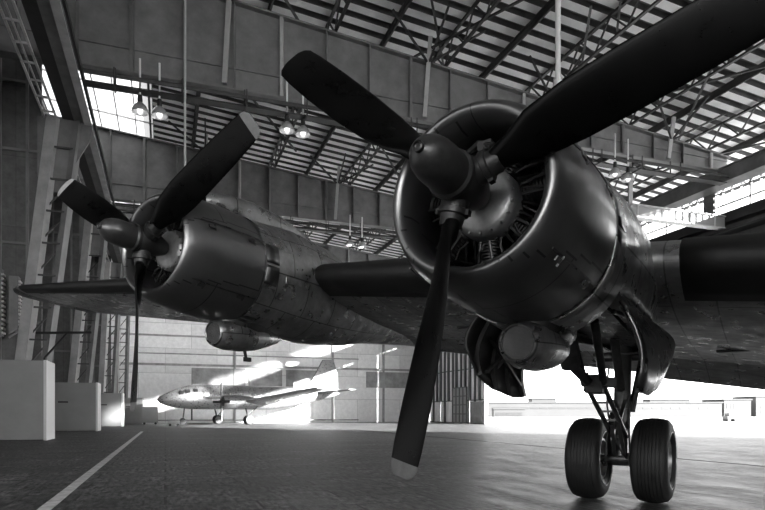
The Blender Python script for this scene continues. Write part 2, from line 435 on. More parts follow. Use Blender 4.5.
# leaves stacked at the far end of the opening
for i in range(5):
    ta = 59.6+i*3.95; tb = ta+3.9; off = .25*(i % 2)
    mb = MB(); hbox(mb, SR+off, SR+off+.12, ta, tb, 0, 11.15)
    d = mb.build('door_%d' % (i+10), M['doorleaf'], smooth=False, kind='structure')
    mb = MB()
    for j in range(4):
        x = ta+.1+j*1.15; hbox(mb, SR+off-.22, SR+off, x, x+(.34 if j % 2 else .16), 2.6 if j % 2 else 0, 11.15)
    for z in (0.02, 2.6, 6.2, 9.4): hbox(mb, SR+off-.1, SR+off, ta, tb, z, z+.12)
    mb.build('door_frame', M['mullion'], parent=d, smooth=False)
    if i == 1:
        mb = MB(); hbox(mb, SR-.32, SR-.24, ta+.1, ta+3.7, 0.1, 4.1)
        d2 = mb.build('wicket_glazing', M['white'], parent=d, smooth=False)
        mb = MB()
        for j in range(5): hbox(mb, SR-.4, SR-.24, ta+.05+j*.9, ta+.17+j*.9, .05, 4.2)
        for z in (.05, 1.05, 2.1, 3.1, 4.1): hbox(mb, SR-.4, SR-.24, ta+.05, ta+3.75, z, z+.12)
        mb.build('wicket_frame', M['mullion'], parent=d, smooth=False)
    if i == 0:
        mb = MB(); hbox(mb, SR-.3, SR-.24, ta+.3, ta+3.3, .1, 2.5)
        mb.build('lower_panel', M['girder'], parent=d, smooth=False)

# plate girders across the hall
GT = [29.0, 46.3, 62.5]
names = ['nearest deep riveted plate girder crossing the top of the hall',
         'second plate girder, seen behind the outer engine cowling',
         'third and farthest plate girder, just over the wing']
for gi, t in enumerate(GT):
    root = empty('roof_girder', H(0, t, 0), label=names[gi], category='girder', group='plate girders under the roof')
    def G(s, tt, z): return H(s, tt, z)-H(0, t, 0)
    mb = MB(); ss = [SL+.1, 0, 8, 16, 24, SR-.3]
    for a, b in zip(ss, ss[1:]):
        n = len(mb.v)
        for s in (a, b):
            for dt in (-.02, .02):
                for z in (15.85, ztop(s)): mb.v.append(tuple(G(s, t+dt, z)))
        for f in ((0, 1, 3, 2), (4, 6, 7, 5), (0, 4, 5, 1), (2, 3, 7, 6), (0, 2, 6, 4), (1, 5, 7, 3)): mb.face([n+i for i in f])
    mb.build('web_plate', M['girder'], parent=root, smooth=False)
    mb = MB(); mb.bar(G(SL+.1, t, 15.82), G(SR-.3, t, 15.82), .62, .07)
    mb.bar(G(SL+.1, t, 15.95), G(SR-.3, t, 15.95), .18, .12)
    mb.build('bottom_flange', M['girder'], parent=root, smooth=False)
    mb = MB(); mb.bar(G(SL+.1, t, ztop(SL)), G(SR-.3, t, ztop(SR)), .62, .07)
    mb.build('top_flange', M['girder'], parent=root, smooth=False)
    mb = MB(); mb.bar(G(SL+.1, t-.06, 17.0), G(SR-.3, t-.06, 16.55), .08, .08)
    mb.build('long_stiffener', M['girder'], parent=root, smooth=False)
    s = SL+1.2; j = 0
    while s < SR-.5:
        mb = MB(); mb.bar(G(s, t-.15, 15.85), G(s, t-.15, ztop(s)), .05 if j % 3 else .14, .26, up=(0, 1, 0))
        mb.build('stiffener', M['girder'] if j % 3 else M['girder_light'] if j % 6 == 0 else M['girder'], parent=root, smooth=False)
        s += 2.15; j += 1
    # service rails hung under the girder
for gi, t in enumerate(GT):
    root = empty('service_pipe_rack', H(0, t-.7, 15.2), label=['pipe rack slung under the nearest girder', 'pipe rack slung under the second girder', 'pipe rack under the farthest girder'][gi], category='pipe rack', group='pipe racks under the girders')
    def G(s, dt, z): return H(s, t-.7+dt, z)-H(0, t-.7, 15.2)
    for dt, z, r in ((0, 15.35, .07), (-.25, 15.15, .05), (.25, 15.0, .09)):
        mb = MB(); mb.tube(G(-3.2, dt, z), G(SR-1.2, dt, z), r, n=8); mb.build('pipe', M['truss'], parent=root)
    mb = MB(); mb.bar(G(-3.2, .1, 14.86), G(SR-1.2, .1, 14.86), .5, .05); mb.build('tray', M['steel_dark'], parent=root, smooth=False)
    for j in range(12):
        s = -2+j*2.7; mb = MB(); mb.bar(G(s, .4, 15.85), G(s, .4, 14.8), .06); mb.bar(G(s, -.35, 14.82), G(s, .4, 14.82), .06); mb.bar(G(s, -.35, 14.82), G(s, -.35, 15.5), .05)
        mb.build('hanger', M['truss'], parent=root, smooth=False)

# lattice trusses along the hall under the roof sheet
tlab = ['%s from the left' % q for q in ('first', 'second', 'third', 'fourth', 'fifth', 'sixth', 'seventh', 'eighth', 'ninth', 'tenth', 'eleventh', 'twelfth', 'thirteenth', 'fourteenth', 'fifteenth')]
_old = ['leftmost', 'second from the left', 'third from the left', 'middle', 'fourth from the right', 'third from the right', 'second from the right', 'rightmost']
for i in range(14):
    s = -1.0+i*2.9
    zt = zroof(s)-.12
    root = empty('roof_truss', H(s, 6, zt), label='lattice truss under the corrugated roof, %s of the fourteen' % tlab[i], category='truss', group='lattice trusses along the roof')
    o0 = H(s, 6, zt)
    deep = 1.15 if i % 2 else .28
    mb = MB(); mb.bar(H(s, 0, zt)-o0, H(s, TE, zt)-o0, .14, .12); mb.build('top_chord', M['truss'], parent=root, smooth=False)
    if i % 2:
        mb = MB(); mb.bar(H(s, 0, zt-deep)-o0, H(s, TE, zt-deep)-o0, .14, .1); mb.build('bottom_chord', M['truss'], parent=root, smooth=False)
        mb = MB(); t = 6.0
        while t < TE-1:
            mb.bar(H(s, t, zt)-o0, H(s, t+1.1, zt-deep)-o0, .07); mb.bar(H(s, t+1.1, zt-deep)-o0, H(s, t+2.2, zt)-o0, .07)
            t += 2.2
        mb.build('lacing', M['truss'], parent=root, smooth=False)
    else:
        mb = MB(); mb.bar(H(s, 0, zt-.2)-o0, H(s, TE, zt-.2)-o0, .08, .3); mb.build('bottom_chord', M['truss'], parent=root, smooth=False)
# cross braces between them (each a rod of its own)
braces = [(1, 22, 8, 33), (8, 20, 15, 32), (10, 33, 16, 22), (17, 22, 24, 33), (24, 22, 31, 32), (20, 33, 29, 21), (2, 33, 9, 45), (10, 34, 17, 45), (18, 34, 25, 45), (3, 49, 9, 60), (11, 49, 18, 60), (25, 34, 31, 45), (2, 14, 9, 24), (12, 13, 20, 24), (22, 12, 30, 24), (30, 33, 37, 22), (31, 45, 37, 34)]
for i, (s0, t0, s1, t1) in enumerate(braces):
    z0, z1 = zroof(s0)-1.35, zroof(s1)-.35
    o0 = H(s0, t0, z0)
    mb = MB(); mb.bar((0, 0, 0), H(s1, t1, z1)-o0, .10, .10)
    o = mb.build('bracing_rod', M['truss'], smooth=False, label='slanting steel bracing rod under the corrugated roof', category='bracing rod', group='slanting rods under the roof')
    o.location = o0
# pale diagonal struts that carry the roof from the girders
k = 0
slab = ['left end of', 'left of centre on', 'right of centre on', 'right end of']
for gi, t in enumerate(GT[:2]):
    for j, s in enumerate((2.5, 12.2, 19.5, 27.5)):
        o0 = H(s, t-.35, 15.95)
        root = empty('roof_strut', o0, label='pale strut rising %s the %s girder to the roof' % (slab[j], ['nearest', 'second'][gi]), category='strut', group='pale struts from girder to roof')
        mb = MB(); mb.bar((0, 0, 0), H(s+.25, t-.5, zroof(s)-.4)-o0, .18, .2); mb.build('post', M['girder_light'], parent=root, smooth=False)
        mb = MB()
        for ds, dt in ((-2.3, -2), (2.5, -2), (0, -3.2)): mb.bar(H(s+.2, t-.4, ztop(s)-.2)-o0, H(s+ds, t+dt, zroof(s)-.5)-o0, .09)
        mb.build('knee_brace', M['truss'], parent=root, smooth=False)
# free hanging pipes
for (x, yb, Y, lab) in ((185, 182, 26.6, 'pale vertical downpipe left of the raised blade'), (558, 84, 21., 'white vertical pipe hanging from the corrugated roof')):
    X = (x-382.5)/FPX*Y; z = (413-yb)/FPX*Y+HGT
    mb = MB(); mb.tube((0, 0, 0), (0, 0, 20.2-z), .05 if x < 400 else .09, n=10)
    mb.tube((0, 0, -.02), (0, 0, .12), .13, n=10)
    o = mb.build('hanging_pipe', M['pipe_white'] if x > 400 else M['girder_light'], label=lab, category='pipe'); o.location = (X, Y, z)
# lower arms reaching in from the door side at each girder
for gi, t in enumerate(GT):
    o0 = H(SR-.6, t, 12.6)
    root = empty('guide_arm', o0, label=['white horizontal guide arm at the door side, above the wing', 'guide arm of the second girder at the door side', 'guide arm of the farthest girder at the door side'][gi], category='beam', group='guide arms at the door side')
    mb = MB(); mb.bar(H(25, t, 12.75)-o0, (0, 0, .15), .3, .7); mb.build('arm', M['white'], parent=root, smooth=False)
    mb = MB(); mb.bar(H(25, t, 12.42)-o0, (0, 0, -.2), .5, .07); mb.bar(H(25, t, 13.1)-o0, (0, 0, .5), .5, .07)
    for q in range(4): mb.bar(H(25.5+q*1.9, t-.15, 12.4)-o0, H(25.5+q*1.9, t-.15, 13.1)-o0, .07)
    mb.build('flange', M['girder_light'], parent=root, smooth=False)
    mb = MB(); mb.bar(H(25.1, t, 12.6)-o0, H(25.1, t, 15.8)-o0, .2); mb.build('hanger', M['girder_light'], parent=root, smooth=False)

# crane runway beam along the left side
o0 = H(-3.9, 20, 15)
root = empty('runway_beam', o0, label='long dark runway beam along the left side, running to the far wall', category='beam')
mb = MB(); 
def L_(s, t, z): return H(s, t, z)-o0
def lb(mb, s0, s1, t0, t1, z0, z1): return mb.box(s0, s1, t0, t1, z0, z1, T=L_)
lb(mb, -4.55, -4.05, -8, 76, 15.0, 16.3); mb.build('box_web', M['steel_dark'], parent=root, smooth=False)
mb = MB(); lb(mb, -4.05, -3.55, -8, 76, 14.95, 15.1); mb.build('bottom_flange', M['girder'], parent=root, smooth=False)
mb = MB(); lb(mb, -3.52, -3.46, -8, 76, 14.9, 15.5); lb(mb, -3.62, -3.3, -8, 76, 14.86, 14.92); mb.build('rail', M['girder_light'], parent=root, smooth=False)
mb = MB(); lb(mb, -3.25, -3.15, -8, 76, 14.9, 15.15); mb.build('cable_duct', M['steel_dark'], parent=root, smooth=False)
mb = MB(); lb(mb, -5.35, -5.27, -8, 76, 14.95, 15.05); lb(mb, -4.85, -4.77, -8, 76, 14.95, 15.05); lb(mb, -5.1, -5.04, -8, 76, 14.95, 15.0)
for j in range(60): t = -6+j*1.4; lb(mb, -5.35, -4.77, t, t+.07, 14.93, 15.0)
mb.build('walkway', M['girder_light'], parent=root, smooth=False)

# raking columns with white boxed-in bases
bx = [(31.2, -8.6, -5.0, 3.55), (46, -7.2, -4.3, 3.25), (60.5, -6.0, -3.6, 3.0), (74, -4.6, -2.3, 2.85)]
ords = ['nearest', 'second', 'third', 'farthest']
for i, (t, s0, s1, h) in enumerate(bx):
    o0 = H((s0+s1)/2, t+1, 0)
    root = empty('column_base_box', o0, label='%s tall white boxed-in column base on the left' % ords[i], category='box', group='white boxes around the column feet')
    T = lambda s, tt, z, o0=o0: H(s, tt, z)-o0
    mb = MB(); mb.box(s0, s1-.12, t, t+2.2, 0.04, h, T=T); mb.build('board', M['white'], parent=root, smooth=False)
    mb = MB(); mb.box(s1-.12, s1, t-.03, t+2.2, 0, h+.03, T=T); mb.build('end_board', M['white2'], parent=root, smooth=False)
    mb = MB(); mb.box(s0+.5, s0+1.1, t-.02, t, .45 if i == 0 else 1.9, .52 if i == 0 else 2.0, T=T); mb.build('notice', M['steel_dark'], parent=root, smooth=False)
for i, (t, sb) in enumerate(((32.6, -6.6), (47.5, -6.3), (62, -5.6), (75.5, -5.2))):
    o0 = H(sb, t, 0)
    root = empty('raking_column', o0, label='%s raking steel column rising from a white box to the runway beam' % ords[i], category='column', group='raking columns on the left')
    T = lambda s, tt, z, o0=o0: H(s, tt, z)-o0
    for ds, m_ in ((0, 'girder_light'), (1.05, 'girder')):
        mb = MB(); mb.bar(T(sb+ds*.9, t, 0), T(-4.9+ds, t, 15.0), .5 if ds == 0 else .26, .5, up=(0, 1, 0)); mb.build('leg', M[m_], parent=root, smooth=False)
    mb = MB()
    for q in range(9):
        z = 1.6+q*1.5; f = z/15; a = sb+(-4.9-sb)*f; b = sb+.95+(-3.85-sb-.95)*f; f2 = (z+1.5)/15; b2 = sb+.95+(-3.85-sb-.95)*f2
        mb.bar(T(a, t, z), T(b2, t, z+1.5), .07); mb.bar(T(a, t-.2, z), T(b, t-.2, z), .08)
    mb.build('lacing', M['truss'], parent=root, smooth=False)
    mb = MB(); v = [T(-5.6, t-.06, 12.2), T(-4.4, t-.06, 12.2), T(-3.3, t-.06, 14.3), T(-3.3, t-.06, 15), T(-5.6, t-.06, 15)]
    n = len(v); d = T(0, .12, 0)-T(0, 0, 0); mb.v = [tuple(p) for p in v]+[tuple(p+d) for p in v]; mb.face(range(n)); mb.face(list(range(2*n-1, n-1, -1)))
    for a in range(n): b = (a+1) % n; mb.face((a, a+n, b+n, b))
    mb.build('haunch_plate', M['girder'], parent=root, smooth=False)
# ribbed heater cabinet and bracket arm at left edge
for j, (x, y0, y1, Y) in enumerate(((-1., 268, 342, 28.9), (16, 276, 338, 29.3))):
    X = (x-382.5)/FPX*Y; z0 = (413-y1)/FPX*Y+HGT; z1 = (413-y0)/FPX*Y+HGT
    root = empty('louvred_cabinet', (X, Y, z0), PHI, label=['front grey louvred cabinet mounted high at the left edge', 'grey louvred cabinet just behind the front one at left edge'][j], category='cabinet', group='louvred cabinets at the left edge')
    mb = MB(); mb.box(-.3, .1, 0, .5, .3, z1-z0); mb.build('case', M['girder'], parent=root, smooth=False)
    mb = MB()
    for q in range(14): mb.box(.1, .17, -.02, .5, .4+q*(z1-z0-.5)/14, .48+q*(z1-z0-.5)/14)
    mb.build('louvres', M['white2'], parent=root, smooth=False)
    mb = MB(); mb.bar((-.3, 0, 0), (.13, 0, .33), .07); mb.bar((-.3, 0, .2), (.13, 0, .5), .05); mb.build('bracket', M['white'], parent=root, smooth=False)
    mb = MB(); mb.bar((-.1, .5, z1-z0-.2), (-.1, 1.1, z1-z0-.2), .1); mb.bar((-.1, .5, .5), (-.1, 1.1, .5), .1); mb.build('wall_mount', M['steel_dark'], parent=root, smooth=False)
Y = 27.9; root = empty('bracket_arm', ((36-382.5)/FPX*Y, Y, 0), label='thin dark bracket arm standing above the nearest white box', category='bracket')
zz = (413-333)/FPX*Y+HGT
mb = MB(); mb.bar((0, 0, zz), (2.5, 0, zz+.02), .1); mb.build('arm', M['steel_dark'], parent=root, smooth=False)
mb = MB(); mb.bar((1.4, 0, zz), (.4, 0, zz-1.1), .07); mb.build('brace', M['steel_dark'], parent=root, smooth=False)
mb = MB(); mb.bar((.4, 0, zz-1.1), (.4, 0, 3.57), .09); mb.build('post', M['steel_dark'], parent=root, smooth=False)

# pendant lamps in pairs
def make_lamp():
    root = empty('pendant_lamp')
    mb = MB(); mb.tube((0, 0, .55), (0, 0, 2.1), .045, n=8); mb.build('stem', M['pipe_white'], parent=root)
    mb = MB(); mb.lathe((0, 0, 0), (0, 0, 1), [(.55, .02), (.54, .09), (.3, .11), (.22, .09), (.2, .02)], 16); mb.build('neck', M['steel_dark'], parent=root)
    mb = MB(); mb.lathe((0, 0, 0), (0, 0, 1), [(.24, .08), (.2, .14), (.1, .24), (-.05, .32), (-.17, .345), (-.2, .34), (-.16, .32), (-.04, .3), (.1, .22), (.18, .12)], 24); mb.build('shade', M['lampglass'], parent=root)
    mb = MB(); mb.lathe((0, 0, 0), (0, 0, 1), [(.18, .03), (.1, .06), (-.05, .11), (-.15, .1), (-.22, .05), (-.24, .005)], 16); mb.build('bulb', M['bulb'], parent=root)
    return root
LAMPS = [(140, 108, 26.5, 'first', 'left lamp of the pendant pair at the upper left'), (159.5, 112, 26.8, 'first', 'right lamp of the pendant pair at the upper left'),
         (287, 127, 28.6, 'second', 'left lamp of the pendant pair between the two raised blades'), (303, 131, 28.9, 'second', 'right lamp of the pendant pair between the two raised blades'),
         (615, 172, 34.2, 'r', 'left lamp of the pair glimpsed beside the big cowling'), (628, 177, 34.6, 'r', 'right lamp of the pair glimpsed beside the big cowling'),
         (350, 243, 46.6, 'far', 'left lamp of the distant pair above the wing'), (362, 245, 47, 'far', 'right lamp of the distant pair above the wing')]
lp = make_lamp()
for i, (x, y, Y, g, lab) in enumerate(LAMPS):
    o = lp if i == 0 else copy_tree(lp)
    o.location = ((x-382.5)/FPX*Y, Y, (413-y)/FPX*Y+HGT); o['label'] = lab; o['category'] = 'lamp'; o['group'] = 'pendant lamps under the girders'

# floor line and rail
def strip(name, m, s0, s1, t0, t1, z, **k):
    o0 = H((s0+s1)/2, t0, 0); mb = MB(); mb.box(s0, s1, t0, t1, -.01, z, T=lambda a, b, c: H(a, b, c)-o0)
    o = mb.build(name, m, smooth=False, **k); o.location = o0; return o
strip('trim_3', M['linepaint'], -1.53, -1.36, -8, 44, .004, kind='structure', label='white painted floor line')
strip('trim_4', M['steel_dark'], 12.9, 13.05, 2, 72, .012, kind='structure', label='dark floor rail')
strip('trim_5', M['steel_dark'], -1.99, -1.95, -8, 44, .004, kind='structure', label='floor joint')

# ================================================================== AIRLINER
TH = .568
HX, HY, HZ = .509, 4.119, 2.747
air = empty('propeller_airliner', (HX, HY, 0), -TH, label='big four-engined propeller airliner whose bare-metal wing fills the foreground', category='airplane')
def A(W, F, U): return Vector((-W, F, U+HZ))          # W outboard, F aft, U up from the inner hub
AX = Vector((0, math.cos(.06), -math.sin(.06))); UPP = Vector((0, math.sin(.06), math.cos(.06))); WV = Vector((-1, 0, 0))
WING_LE = lambda W: 2.83+.09*W
WING_U = lambda W: .05+.104*W
CH = lambda W: 4.75-.2*W
INC = .155
def airfoil(x, t): return 5*t*(.2969*math.sqrt(max(x, 0))-.126*x-.3516*x*x+.2843*x**3-.1036*x**4)
def wing_pt(W, x, side, grow=0.):
    c = CH(W); tk = .165-.004*max(W, 0)
    camb = .02*4*x*(1-x)
    y = camb*c+side*(airfoil(x, tk)*c+grow)
    F = WING_LE(W)+x*c-(grow if x < .01 else 0); U = WING_U(W)+y-INC*x*c
    return A(W, F, U)
XS = [0, .004, .012, .03, .055, .09, .14, .2, .28, .36, .45, .55, .65, .74, .78]
def wing_ring(W, xs=XS, grow=0):
    up = [wing_pt(W, x, 1, grow) for x in xs[::-1]]
    lo = [wing_pt(W, x, -1, grow) for x in xs[1:]]
    return up+lo
Ws = [-3.0, -2, -1, 0, 1, 2, 3, 4, 5, 6, 7.5, 9, 10.5, 12, 13, 13.5]
def uvw(Ws, xs):
    n = len(xs)
    cs = [x for x in xs[::-1]]+[-x for x in xs[1:]]
    return lambda i, k: (cs[k % len(cs)]*5, Ws[i])
mb = MB(); rings = [wing_ring(W) for W in Ws]
mb.loft(rings, closed=True, cap0=True, cap1=True, uv=uvw(Ws, XS)); 
mb.build('wing', M['wing'], parent=air, ang=50)
# rounded tip
mb = MB(); tip = []
for k in range(6):
    a = k/5*PI/2; W = 13.5+.6*math.sin(a); sc_ = max(math.cos(a), .03); c = CH(13.5)
    mid = A(W, WING_LE(13.5)+.45*c, WING_U(13.5)-INC*.45*c+.05*math.sin(a))
    tip.append([mid+Vector((0, (p.y-(WING_LE(13.5)+.45*c))*(.35+.65*sc_), (p.z-mid.z)*sc_)) for p in wing_ring(13.5, XS+[.9, 1.0])])
mb.loft(tip, cap1=True); mb.build('wing_tip', M['wing'], parent=air, ang=60)
# flaps and ailerons: trailing fifth of the chord
def surf(name, W0, W1, droop, m='wing'):
    mb = MB(); rr = []; wsx = [W0+(W1-W0)*i/4 for i in range(5)]
    for W in wsx:
        c = CH(W); pts = []
        hinge_x = .785
        hp = A(W, WING_LE(W)+hinge_x*c, WING_U(W)-INC*hinge_x*c)
        for x, sd in ((1, 1), (.92, 1), (.84, 1), (.79, 1), (.775, 0), (.79, -1), (.84, -1), (.92, -1), (1, -1)):
            p = wing_pt(W, x, sd if sd else 1)
            if sd == 0: p = (wing_pt(W, x, 1)+wing_pt(W, x, -1))/2
            p.z += sd*-.004 if x < 1 else sd*.006
            v = p-hp; ca, sa = math.cos(droop), math.sin(droop)
            pts.append(hp+Vector((0, v.y*ca+v.z*sa, -v.y*sa+v.z*ca)))
        rr.append(pts)
    mb.loft(rr, cap0=True, cap1=True, uv=lambda i, k: (k*.4, wsx[i]))
    return mb.build(name, M[m], parent=air, ang=40)
surf('flap', -2.98, -.02, R_(14)); surf('flap', .02, 3.9, R_(10)); surf('flap', 3.95, 7.0, R_(4)); surf('aileron', 7.05, 13.45, R_(0))
def boot(W0, W1):
    xs = [0, .004, .012, .03, .055, .085]; n = 6; wsx = [W0+(W1-W0)*i/n for i in range(n+1)]
    mb = MB(); rings = []
    for W in wsx:
        o = wing_ring(W, xs, .012); rings.append(o)
    mb.loft(rings, closed=False)
    return mb.build('deicing_boot', M['boot'], parent=air, ang=60, solid=.008)
boot(-2.95, -.98); boot(.9, 3.75); boot(5.25, 13.3)
# bits under the inner wing: landing light slot, hatch, fuel drain lines
for (W, x, w, l) in ((-1.35, .5, .25, .03), (2.1, .4, .2, .04)):
    p = wing_pt(W, x, -1); mb = MB(); mb.quad_box(p+Vector((0, 0, .0)), (w, 0, 0), (0, l, -.1*l), (0, 0, .015)); mb.build('access_panel', M['primer'], parent=air, smooth=False, bevel=.005)

NAC = [(0., 0., 0., 3, .199, True), (4.504, .896, .487, 4, .013, False)]
def sec(W0, F0, U0, F, hw, top, bot, n=48, pw=2.2):
    zc = (top+bot)/2; hh = (top-bot)/2; pts = []
    for k in range(n):
        a = 2*PI*k/n; ca, sa = math.cos(a), math.sin(a)
        e = 2/pw
        x = hw*math.copysign(abs(sa)**e, sa); z = zc+hh*math.copysign(abs(ca)**e, ca)
        pts.append(A(W0+x, F0+F, U0+z))
    return pts
def cowl_profile():
    P = [(1.30, .60), (.95, .56), (.6, .53), (.35, .515), (.24, .52), (.16, .545), (.125, .58), (.125, .605), (.16, .64), (.23, .668), (.34, .692), (.5, .712), (.7, .727), (.95, .735), (1.2, .735), (1.32, .728), (1.32, .718)]
    return P
def nacelle_group(W0, F0, U0, idx, beta, inner):
    hub = A(W0, F0, U0)
    # ---- cowl
    mb = MB(); mb.lathe(hub, AX, [(t, q*(.965 if t < .3 else .975 if t < .6 else .985)) for t, q in cowl_profile()], 72, closed=False, ref=UPP)
    cw = mb.build('cowling', M['cowl'], parent=air, ang=50)
    # joint straps and latches on the cowl
    for a in (-2.25, -1.2, 1.2, 2.25, 0.0):
        pts = []
        mb = MB()
        for t, r in ((.3, .69), (.5, .716), (.75, .732), (1.0, .739), (1.3, .735)):
            pts.append(hub+AX*t+(UPP*math.cos(a)+WV*math.sin(a))*r)
        for p, q in zip(pts, pts[1:]):
            rad = (UPP*math.cos(a)+WV*math.sin(a)); mb.bar(p, q, .014, .008, up=rad)
        mb.build('seam_strip', M['nacelle'], parent=cw, smooth=False)
    for a in (-2.3, -1.3):
        rad = (UPP*math.cos(a)+WV*math.sin(a)); tan = AX.cross(rad)
        for t in (.42, 1.05):
            mb = MB(); rr = .722 if t < .6 else .74
            mb.quad_box(hub+AX*t+rad*(rr-.0), AX*.05, tan*.018, rad*.006); mb.quad_box(hub+AX*(t+.05)+rad*rr, AX*.008, tan*.04, rad*.008)
            mb.build('latch', M['nacelle'], parent=cw, smooth=False)
    # ---- cowl flaps
    nf = 16
    for k in range(nf):
        a0 = 2*PI*(k+.06)/nf; a1 = 2*PI*(k+.94)/nf; rr = []
        for t, r in ((1.33, .722), (1.55, .734)):
            rr.append([hub+AX*t+(UPP*math.cos(a0+(a1-a0)*j/5)+WV*math.sin(a0+(a1-a0)*j/5))*r for j in range(6)])
        mb = MB(); mb.loft(rr, closed=False); mb.build('cowl_flap', M['cowl'], parent=cw, solid=.012, ang=60)
    # ---- nacelle body
    sh = .06
    tab = [(1.3, .715, .715-sh*1.3, -.715-sh*1.3), (1.55, .725, .72-.09, -.72-.10), (2.2, .74, .68, -.9), (3.0, .74, .60, -.93),
           (3.8, .66, .40, -.88), (4.6, .54, .1, -.76), (5.4, .40, -.1, -.70), (6.2, .25, -.3, -.66), (6.9, .10, -.45, -.64), (7.15, .02, -.53, -.62)]
    Fs = [1.3, 1.42, 1.55, 1.75, 2.0, 2.25, 2.5, 2.75, 3, 3.3, 3.6, 3.9, 4.2, 4.6, 5, 5.4, 5.8, 6.2, 6.6, 6.9, 7.15]
    N = 48
    rings = [sec(W0, F0, U0, F, *smoothlerp(tab, F), n=N) for F in Fs]
    skip = None
    if inner:
        def skip(i, k):
            F = (Fs[i]+Fs[i+1])/2; a = abs((k+.5)/N*360-180)
            return 1.7 < F < 5.5 and a < (62 if F < 4 else 50)
    mb = MB(); mb.loft(rings, uv=lambda i, k: (Fs[i], k*.095), skip=skip, cap1=True, cap0=False)
    nb = mb.build('engine_nacelle', M['nacelle'], parent=air, ang=50, solid=.02 if inner else 0)
    if inner:
        # wheel well liner with ribs and front bulkhead
        rr = []
        lf = [1.72, 2.2, 3.0, 3.8, 4.6, 5.4]
        for F in lf:
            hw, top, bot = smoothlerp(tab, F); pts = []
            for j in range(13):
                a = R_(118)-R_(236)*j/12
                pts.append(A(W0+(hw-.06)*math.sin(a), F0+F, U0+(top+bot)/2+((top-bot)/2-.22)*math.cos(a)-.05))
            rr.append(pts)
        mb = MB(); mb.loft(rr, closed=False); lin = mb.build('wheel_well', M['primer'], parent=air, solid=.01, ang=60)
        mb = MB(); mb.loft([rr[0], [A(W0, F0+1.7, U0-.25)]*13], closed=False); mb.build('bulkhead', M['primer'], parent=lin)
        for F in (2.1, 2.6, 3.1, 3.6, 4.2):
            hw, top, bot = smoothlerp(tab, F); mb = MB(); pts = []
            for j in range(13):
                a = R_(112)-R_(224)*j/12
                pts.append(A(W0+(hw-.1)*math.sin(a), F0+F, U0+(top+bot)/2+((top-bot)/2-.26)*math.cos(a)-.05))
            for p, q in zip(pts, pts[1:]): mb.bar(p, q, .05, .06)
            mb.build('rib', M['doorin'], parent=lin, smooth=False)
        for q, (wa, fa, ua, wb, fb, ub) in enumerate(((-.55, 1.8, -.3, .4, 3.0, -.05), (.5, 2.0, -.5, .45, 4.6, -.4), (-.5, 2.2, -.6, -.5, 4.8, -.45), (-.5, 3.2, -.2, .5, 3.2, -.25))):
            mb = MB(); mb.tube(A(W0+wa, F0+fa, U0+ua), A(W0+wb, F0+fb, U0+ub), .025, n=8); mb.build('pipe', M['strut'], parent=lin)
    # ---- carburettor scoop on top
    rr = []
    for F, hw, z0, z1 in ((.78, .20, .60, .74), (.85, .24, .58, .80), (1.1, .26, .55, .86), (1.6, .26, .5, .90), (2.2, .24, .45, .86), (2.8, .2, .4, .74), (3.3, .12, .3, .52)):
        pts = []
        for k in range(20):
            a = 2*PI*k/20; sa, ca = math.sin(a), math.cos(a)
            pts.append(A(W0+hw*math.copysign(abs(sa)**.6, sa), F0+F, U0+(z0+z1)/2+(z1-z0)/2*math.copysign(abs(ca)**.6, ca)))
        rr.append(pts)
    mb = MB(); mb.loft(rr, cap1=True, uv=lambda i, k: (i*.4, k*.08)); s_ = mb.build('air_scoop', M['nacelle'], parent=air, ang=50)
    mb = MB(); mb.loft([[p+Vector((0, .03, 0)) for p in rr[0]], [(p+Vector((0, .3, 0))) for p in rr[0]]], cap1=True); mb.build('scoop_mouth', M['dark'], parent=s_)
    # ---- patch plates (riveted repair sheets behind the cowl flaps)
    for q, (F, a, l, w) in enumerate(((1.72, -.95, .06, .2), (1.9, -1.2, .2, .07), (2.25, -1.0, .05, .22), (2.5, -1.3, .2, .05), (1.85, -1.75, .16, .08), (2.3, 1.2, .2, .05))):
        hw, top, bot = smoothlerp(tab, F); 
        c = A(W0+(hw+.004)*math.sin(a), F0+F, U0+(top+bot)/2+((top-bot)/2+.004)*math.cos(a)); rad = Vector((-math.sin(a)/hw, 0, math.cos(a)/((top-bot)/2))).normalized(); tan = Vector((0, 1, 0)).cross(rad)
        mb = MB(); mb.quad_box(c, (0, l, 0), tan*w*.5, rad*.006); mb.build('patch_plate', M['patch'], parent=nb, smooth=False, bevel=.004)
    # ---- oil cooler duct
    o0 = A(W0, F0+1.08, U0-.96)
    d = Vector((0, 1, .04)).normalized()
    mb = MB(); mb.lathe(o0, d, [(.0, .135), (-.015, .148), (0, .165), (.05, .185), (.2, .215), (.45, .225), (.75, .20), (1.0, .14), (1.2, .08), (1.3, .02)], 36)
    oc = mb.build('oil_cooler_duct', M['nacelle'], parent=air, ang=60)
    mb = MB(); rr = []
    for F, hw, z0, z1 in ((1.14, .10, -.86, -.7), (1.3, .2, -.95, -.6), (1.7, .26, -.98, -.6), (2.1, .2, -.94, -.6), (2.45, .08, -.86, -.7)):
        rr.append([A(W0+hw*math.sin(2*PI*k/16), F0+F, U0+(z0+z1)/2+(z1-z0)/2*math.cos(2*PI*k/16)) for k in range(16)])
    mb.loft(rr, cap0=True, cap1=True); mb.build('fairing', M['nacelle'], parent=oc, ang=60)
    mb = MB(); n = 13; g = o0+d*.006; X_ = Vector((1, 0, 0)); Z_ = d.cross(X_)*-1
    for i in range(-n, n+1):
        q = i/n*.135; hl = math.sqrt(max(0, .137**2-q*q))
        if hl < .01: continue
        mb.bar(g+X_*q-Z_*hl, g+X_*q+Z_*hl, .0035, .005, up=d); mb.bar(g+Z_*q-X_*hl, g+Z_*q+X_*hl, .0035, .005, up=d)
    mb.build('mesh_screen', M['strut'], parent=oc, smooth=False)
    mb = MB(); mb.lathe(o0, d, [(.03, .134), (.03, .001)], 24); mb.build('cooler_core', M['engine'], parent=oc)
